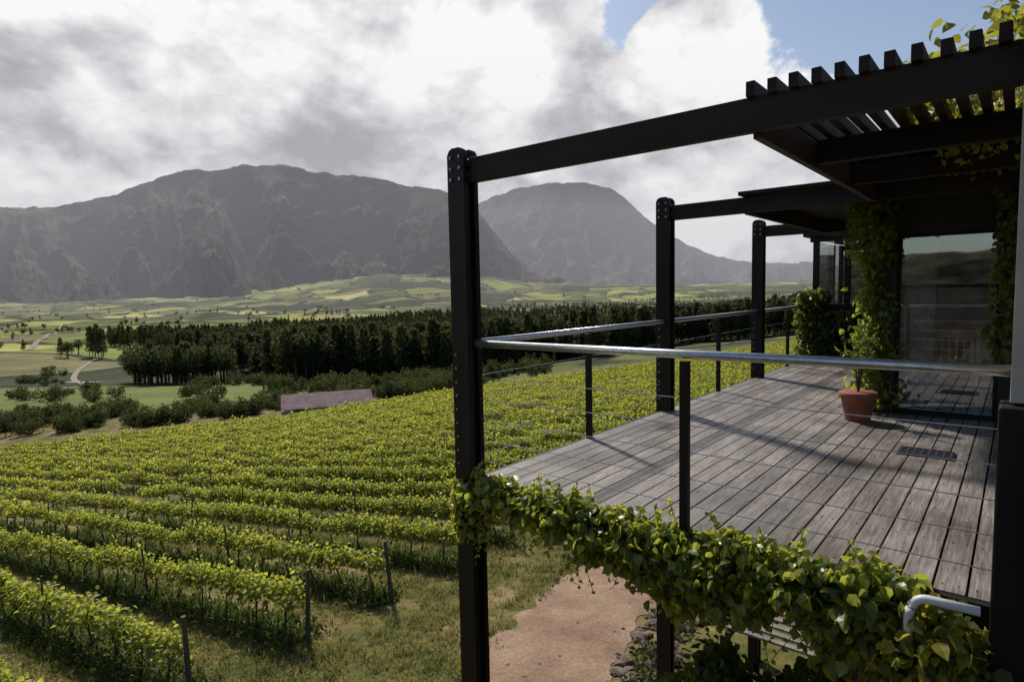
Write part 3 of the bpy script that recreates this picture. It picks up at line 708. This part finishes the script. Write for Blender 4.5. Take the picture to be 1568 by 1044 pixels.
mp=N(nt,'ShaderNodeMapping'); mp.inputs['Scale'].default_value=(1,1,1.6); nt.links.new(g,mp.inputs[0]); gv=mp.outputs[0]
n1=noise(nt,gv,4.2,7,.56,.25); n2=noise(nt,gv,12,6,.6,.2); n3=noise(nt,gv,8,7,.62,.15)
dnz=N(nt,'ShaderNodeTexNoise'); dnz.inputs['Scale'].default_value=9; dnz.inputs['Detail'].default_value=4; nt.links.new(gv,dnz.inputs['Vector'])
vm=N(nt,'ShaderNodeVectorMath',operation='MULTIPLY_ADD'); nt.links.new(dnz.outputs['Color'],vm.inputs[0]); vm.inputs[1].default_value=(.14,.14,.14); nt.links.new(gv,vm.inputs[2])
def puff(sc):
    v=N(nt,'ShaderNodeTexVoronoi',feature='F1'); v.inputs['Scale'].default_value=sc; nt.links.new(vm.outputs[0],v.inputs['Vector']); return v.outputs['Distance']
pf=math_(nt,'ADD',math_(nt,'MULTIPLY',puff(7),-.8),math_(nt,'MULTIPLY',puff(17),-.40))
pf=math_(nt,'ADD',pf,.60)
def blob(x,y,r):
    dn=N(nt,'ShaderNodeVectorMath',operation='DOT_PRODUCT'); nt.links.new(g,dn.inputs[0]); dn.inputs[1].default_value=pxdir(x,y)
    mr=N(nt,'ShaderNodeMapRange',interpolation_type='SMOOTHSTEP'); nt.links.new(dn.outputs['Value'],mr.inputs[0])
    mr.inputs[1].default_value=math.cos(math.radians(r)); mr.inputs[2].default_value=math.cos(math.radians(r*.1)); return mr.outputs[0]
val=None
for (x,y,r,wt) in [(80,200,13,-.22),(420,120,12,-.28),(620,230,10,-.16),(230,20,13,.22),(560,30,10,.25),(700,130,9,.22),(850,90,12,.22),(1080,60,9,.25),(1100,260,12,.25),(790,240,6,-.15),(120,290,10,.48),(30,90,6,.2),(1200,120,6,.2),(1060,170,7,-.22)]:
    t=math_(nt,'MULTIPLY',blob(x,y,r),wt); val=t if val is None else math_(nt,'ADD',val,t)
val=math_(nt,'ADD',val,math_(nt,'MULTIPLY_ADD',n1,2.5,-1.25)); val=math_(nt,'ADD',val,math_(nt,'MULTIPLY_ADD',n2,.9,-.45)); val=math_(nt,'ADD',val,math_(nt,'MULTIPLY',pf,.75)); val=math_(nt,'ADD',val,.67)
cc=ramp(nt,val,[(.05,(.38,.375,.41)),(.32,(.52,.515,.55)),(.6,(.76,.76,.78)),(.92,(1.0,1.0,1.0))])
nrm=pxdir(850,22).cross(pxdir(1320,118)).normalized()
if nrm.z<0: nrm=-nrm
dn=N(nt,'ShaderNodeVectorMath',operation='DOT_PRODUCT'); nt.links.new(g,dn.inputs[0]); dn.inputs[1].default_value=nrm
cov=math_(nt,'MULTIPLY',dn.outputs['Value'],-1.0)
cov=math_(nt,'ADD',cov,math_(nt,'MULTIPLY',blob(1070,40,6.5),.085)); cov=math_(nt,'ADD',cov,math_(nt,'MULTIPLY_ADD',n3,.16,-.08)); cov=math_(nt,'ADD',cov,math_(nt,'MULTIPLY',pf,.05))
cov=math_(nt,'ADD',cov,math_(nt,'MULTIPLY',blob(600,-200,22),.5)); cov=math_(nt,'ADD',cov,math_(nt,'MULTIPLY',blob(930,5,4.0),-.05))
mr=N(nt,'ShaderNodeMapRange',interpolation_type='SMOOTHSTEP'); nt.links.new(cov,mr.inputs[0]); mr.inputs[1].default_value=-.008; mr.inputs[2].default_value=.014
b2=N(nt,'ShaderNodeBackground'); nt.links.new(cc,b2.inputs[0]); b2.inputs[1].default_value=1.0
mx=N(nt,'ShaderNodeMixShader'); nt.links.new(mr.outputs[0],mx.inputs[0]); nt.links.new(b1.outputs[0],mx.inputs[1]); nt.links.new(b2.outputs[0],mx.inputs[2])
o=N(nt,'ShaderNodeOutputWorld'); nt.links.new(mx.outputs[0],o.inputs[0])
scene.view_settings.view_transform='Standard'; scene.view_settings.look='None'; scene.view_settings.exposure=0
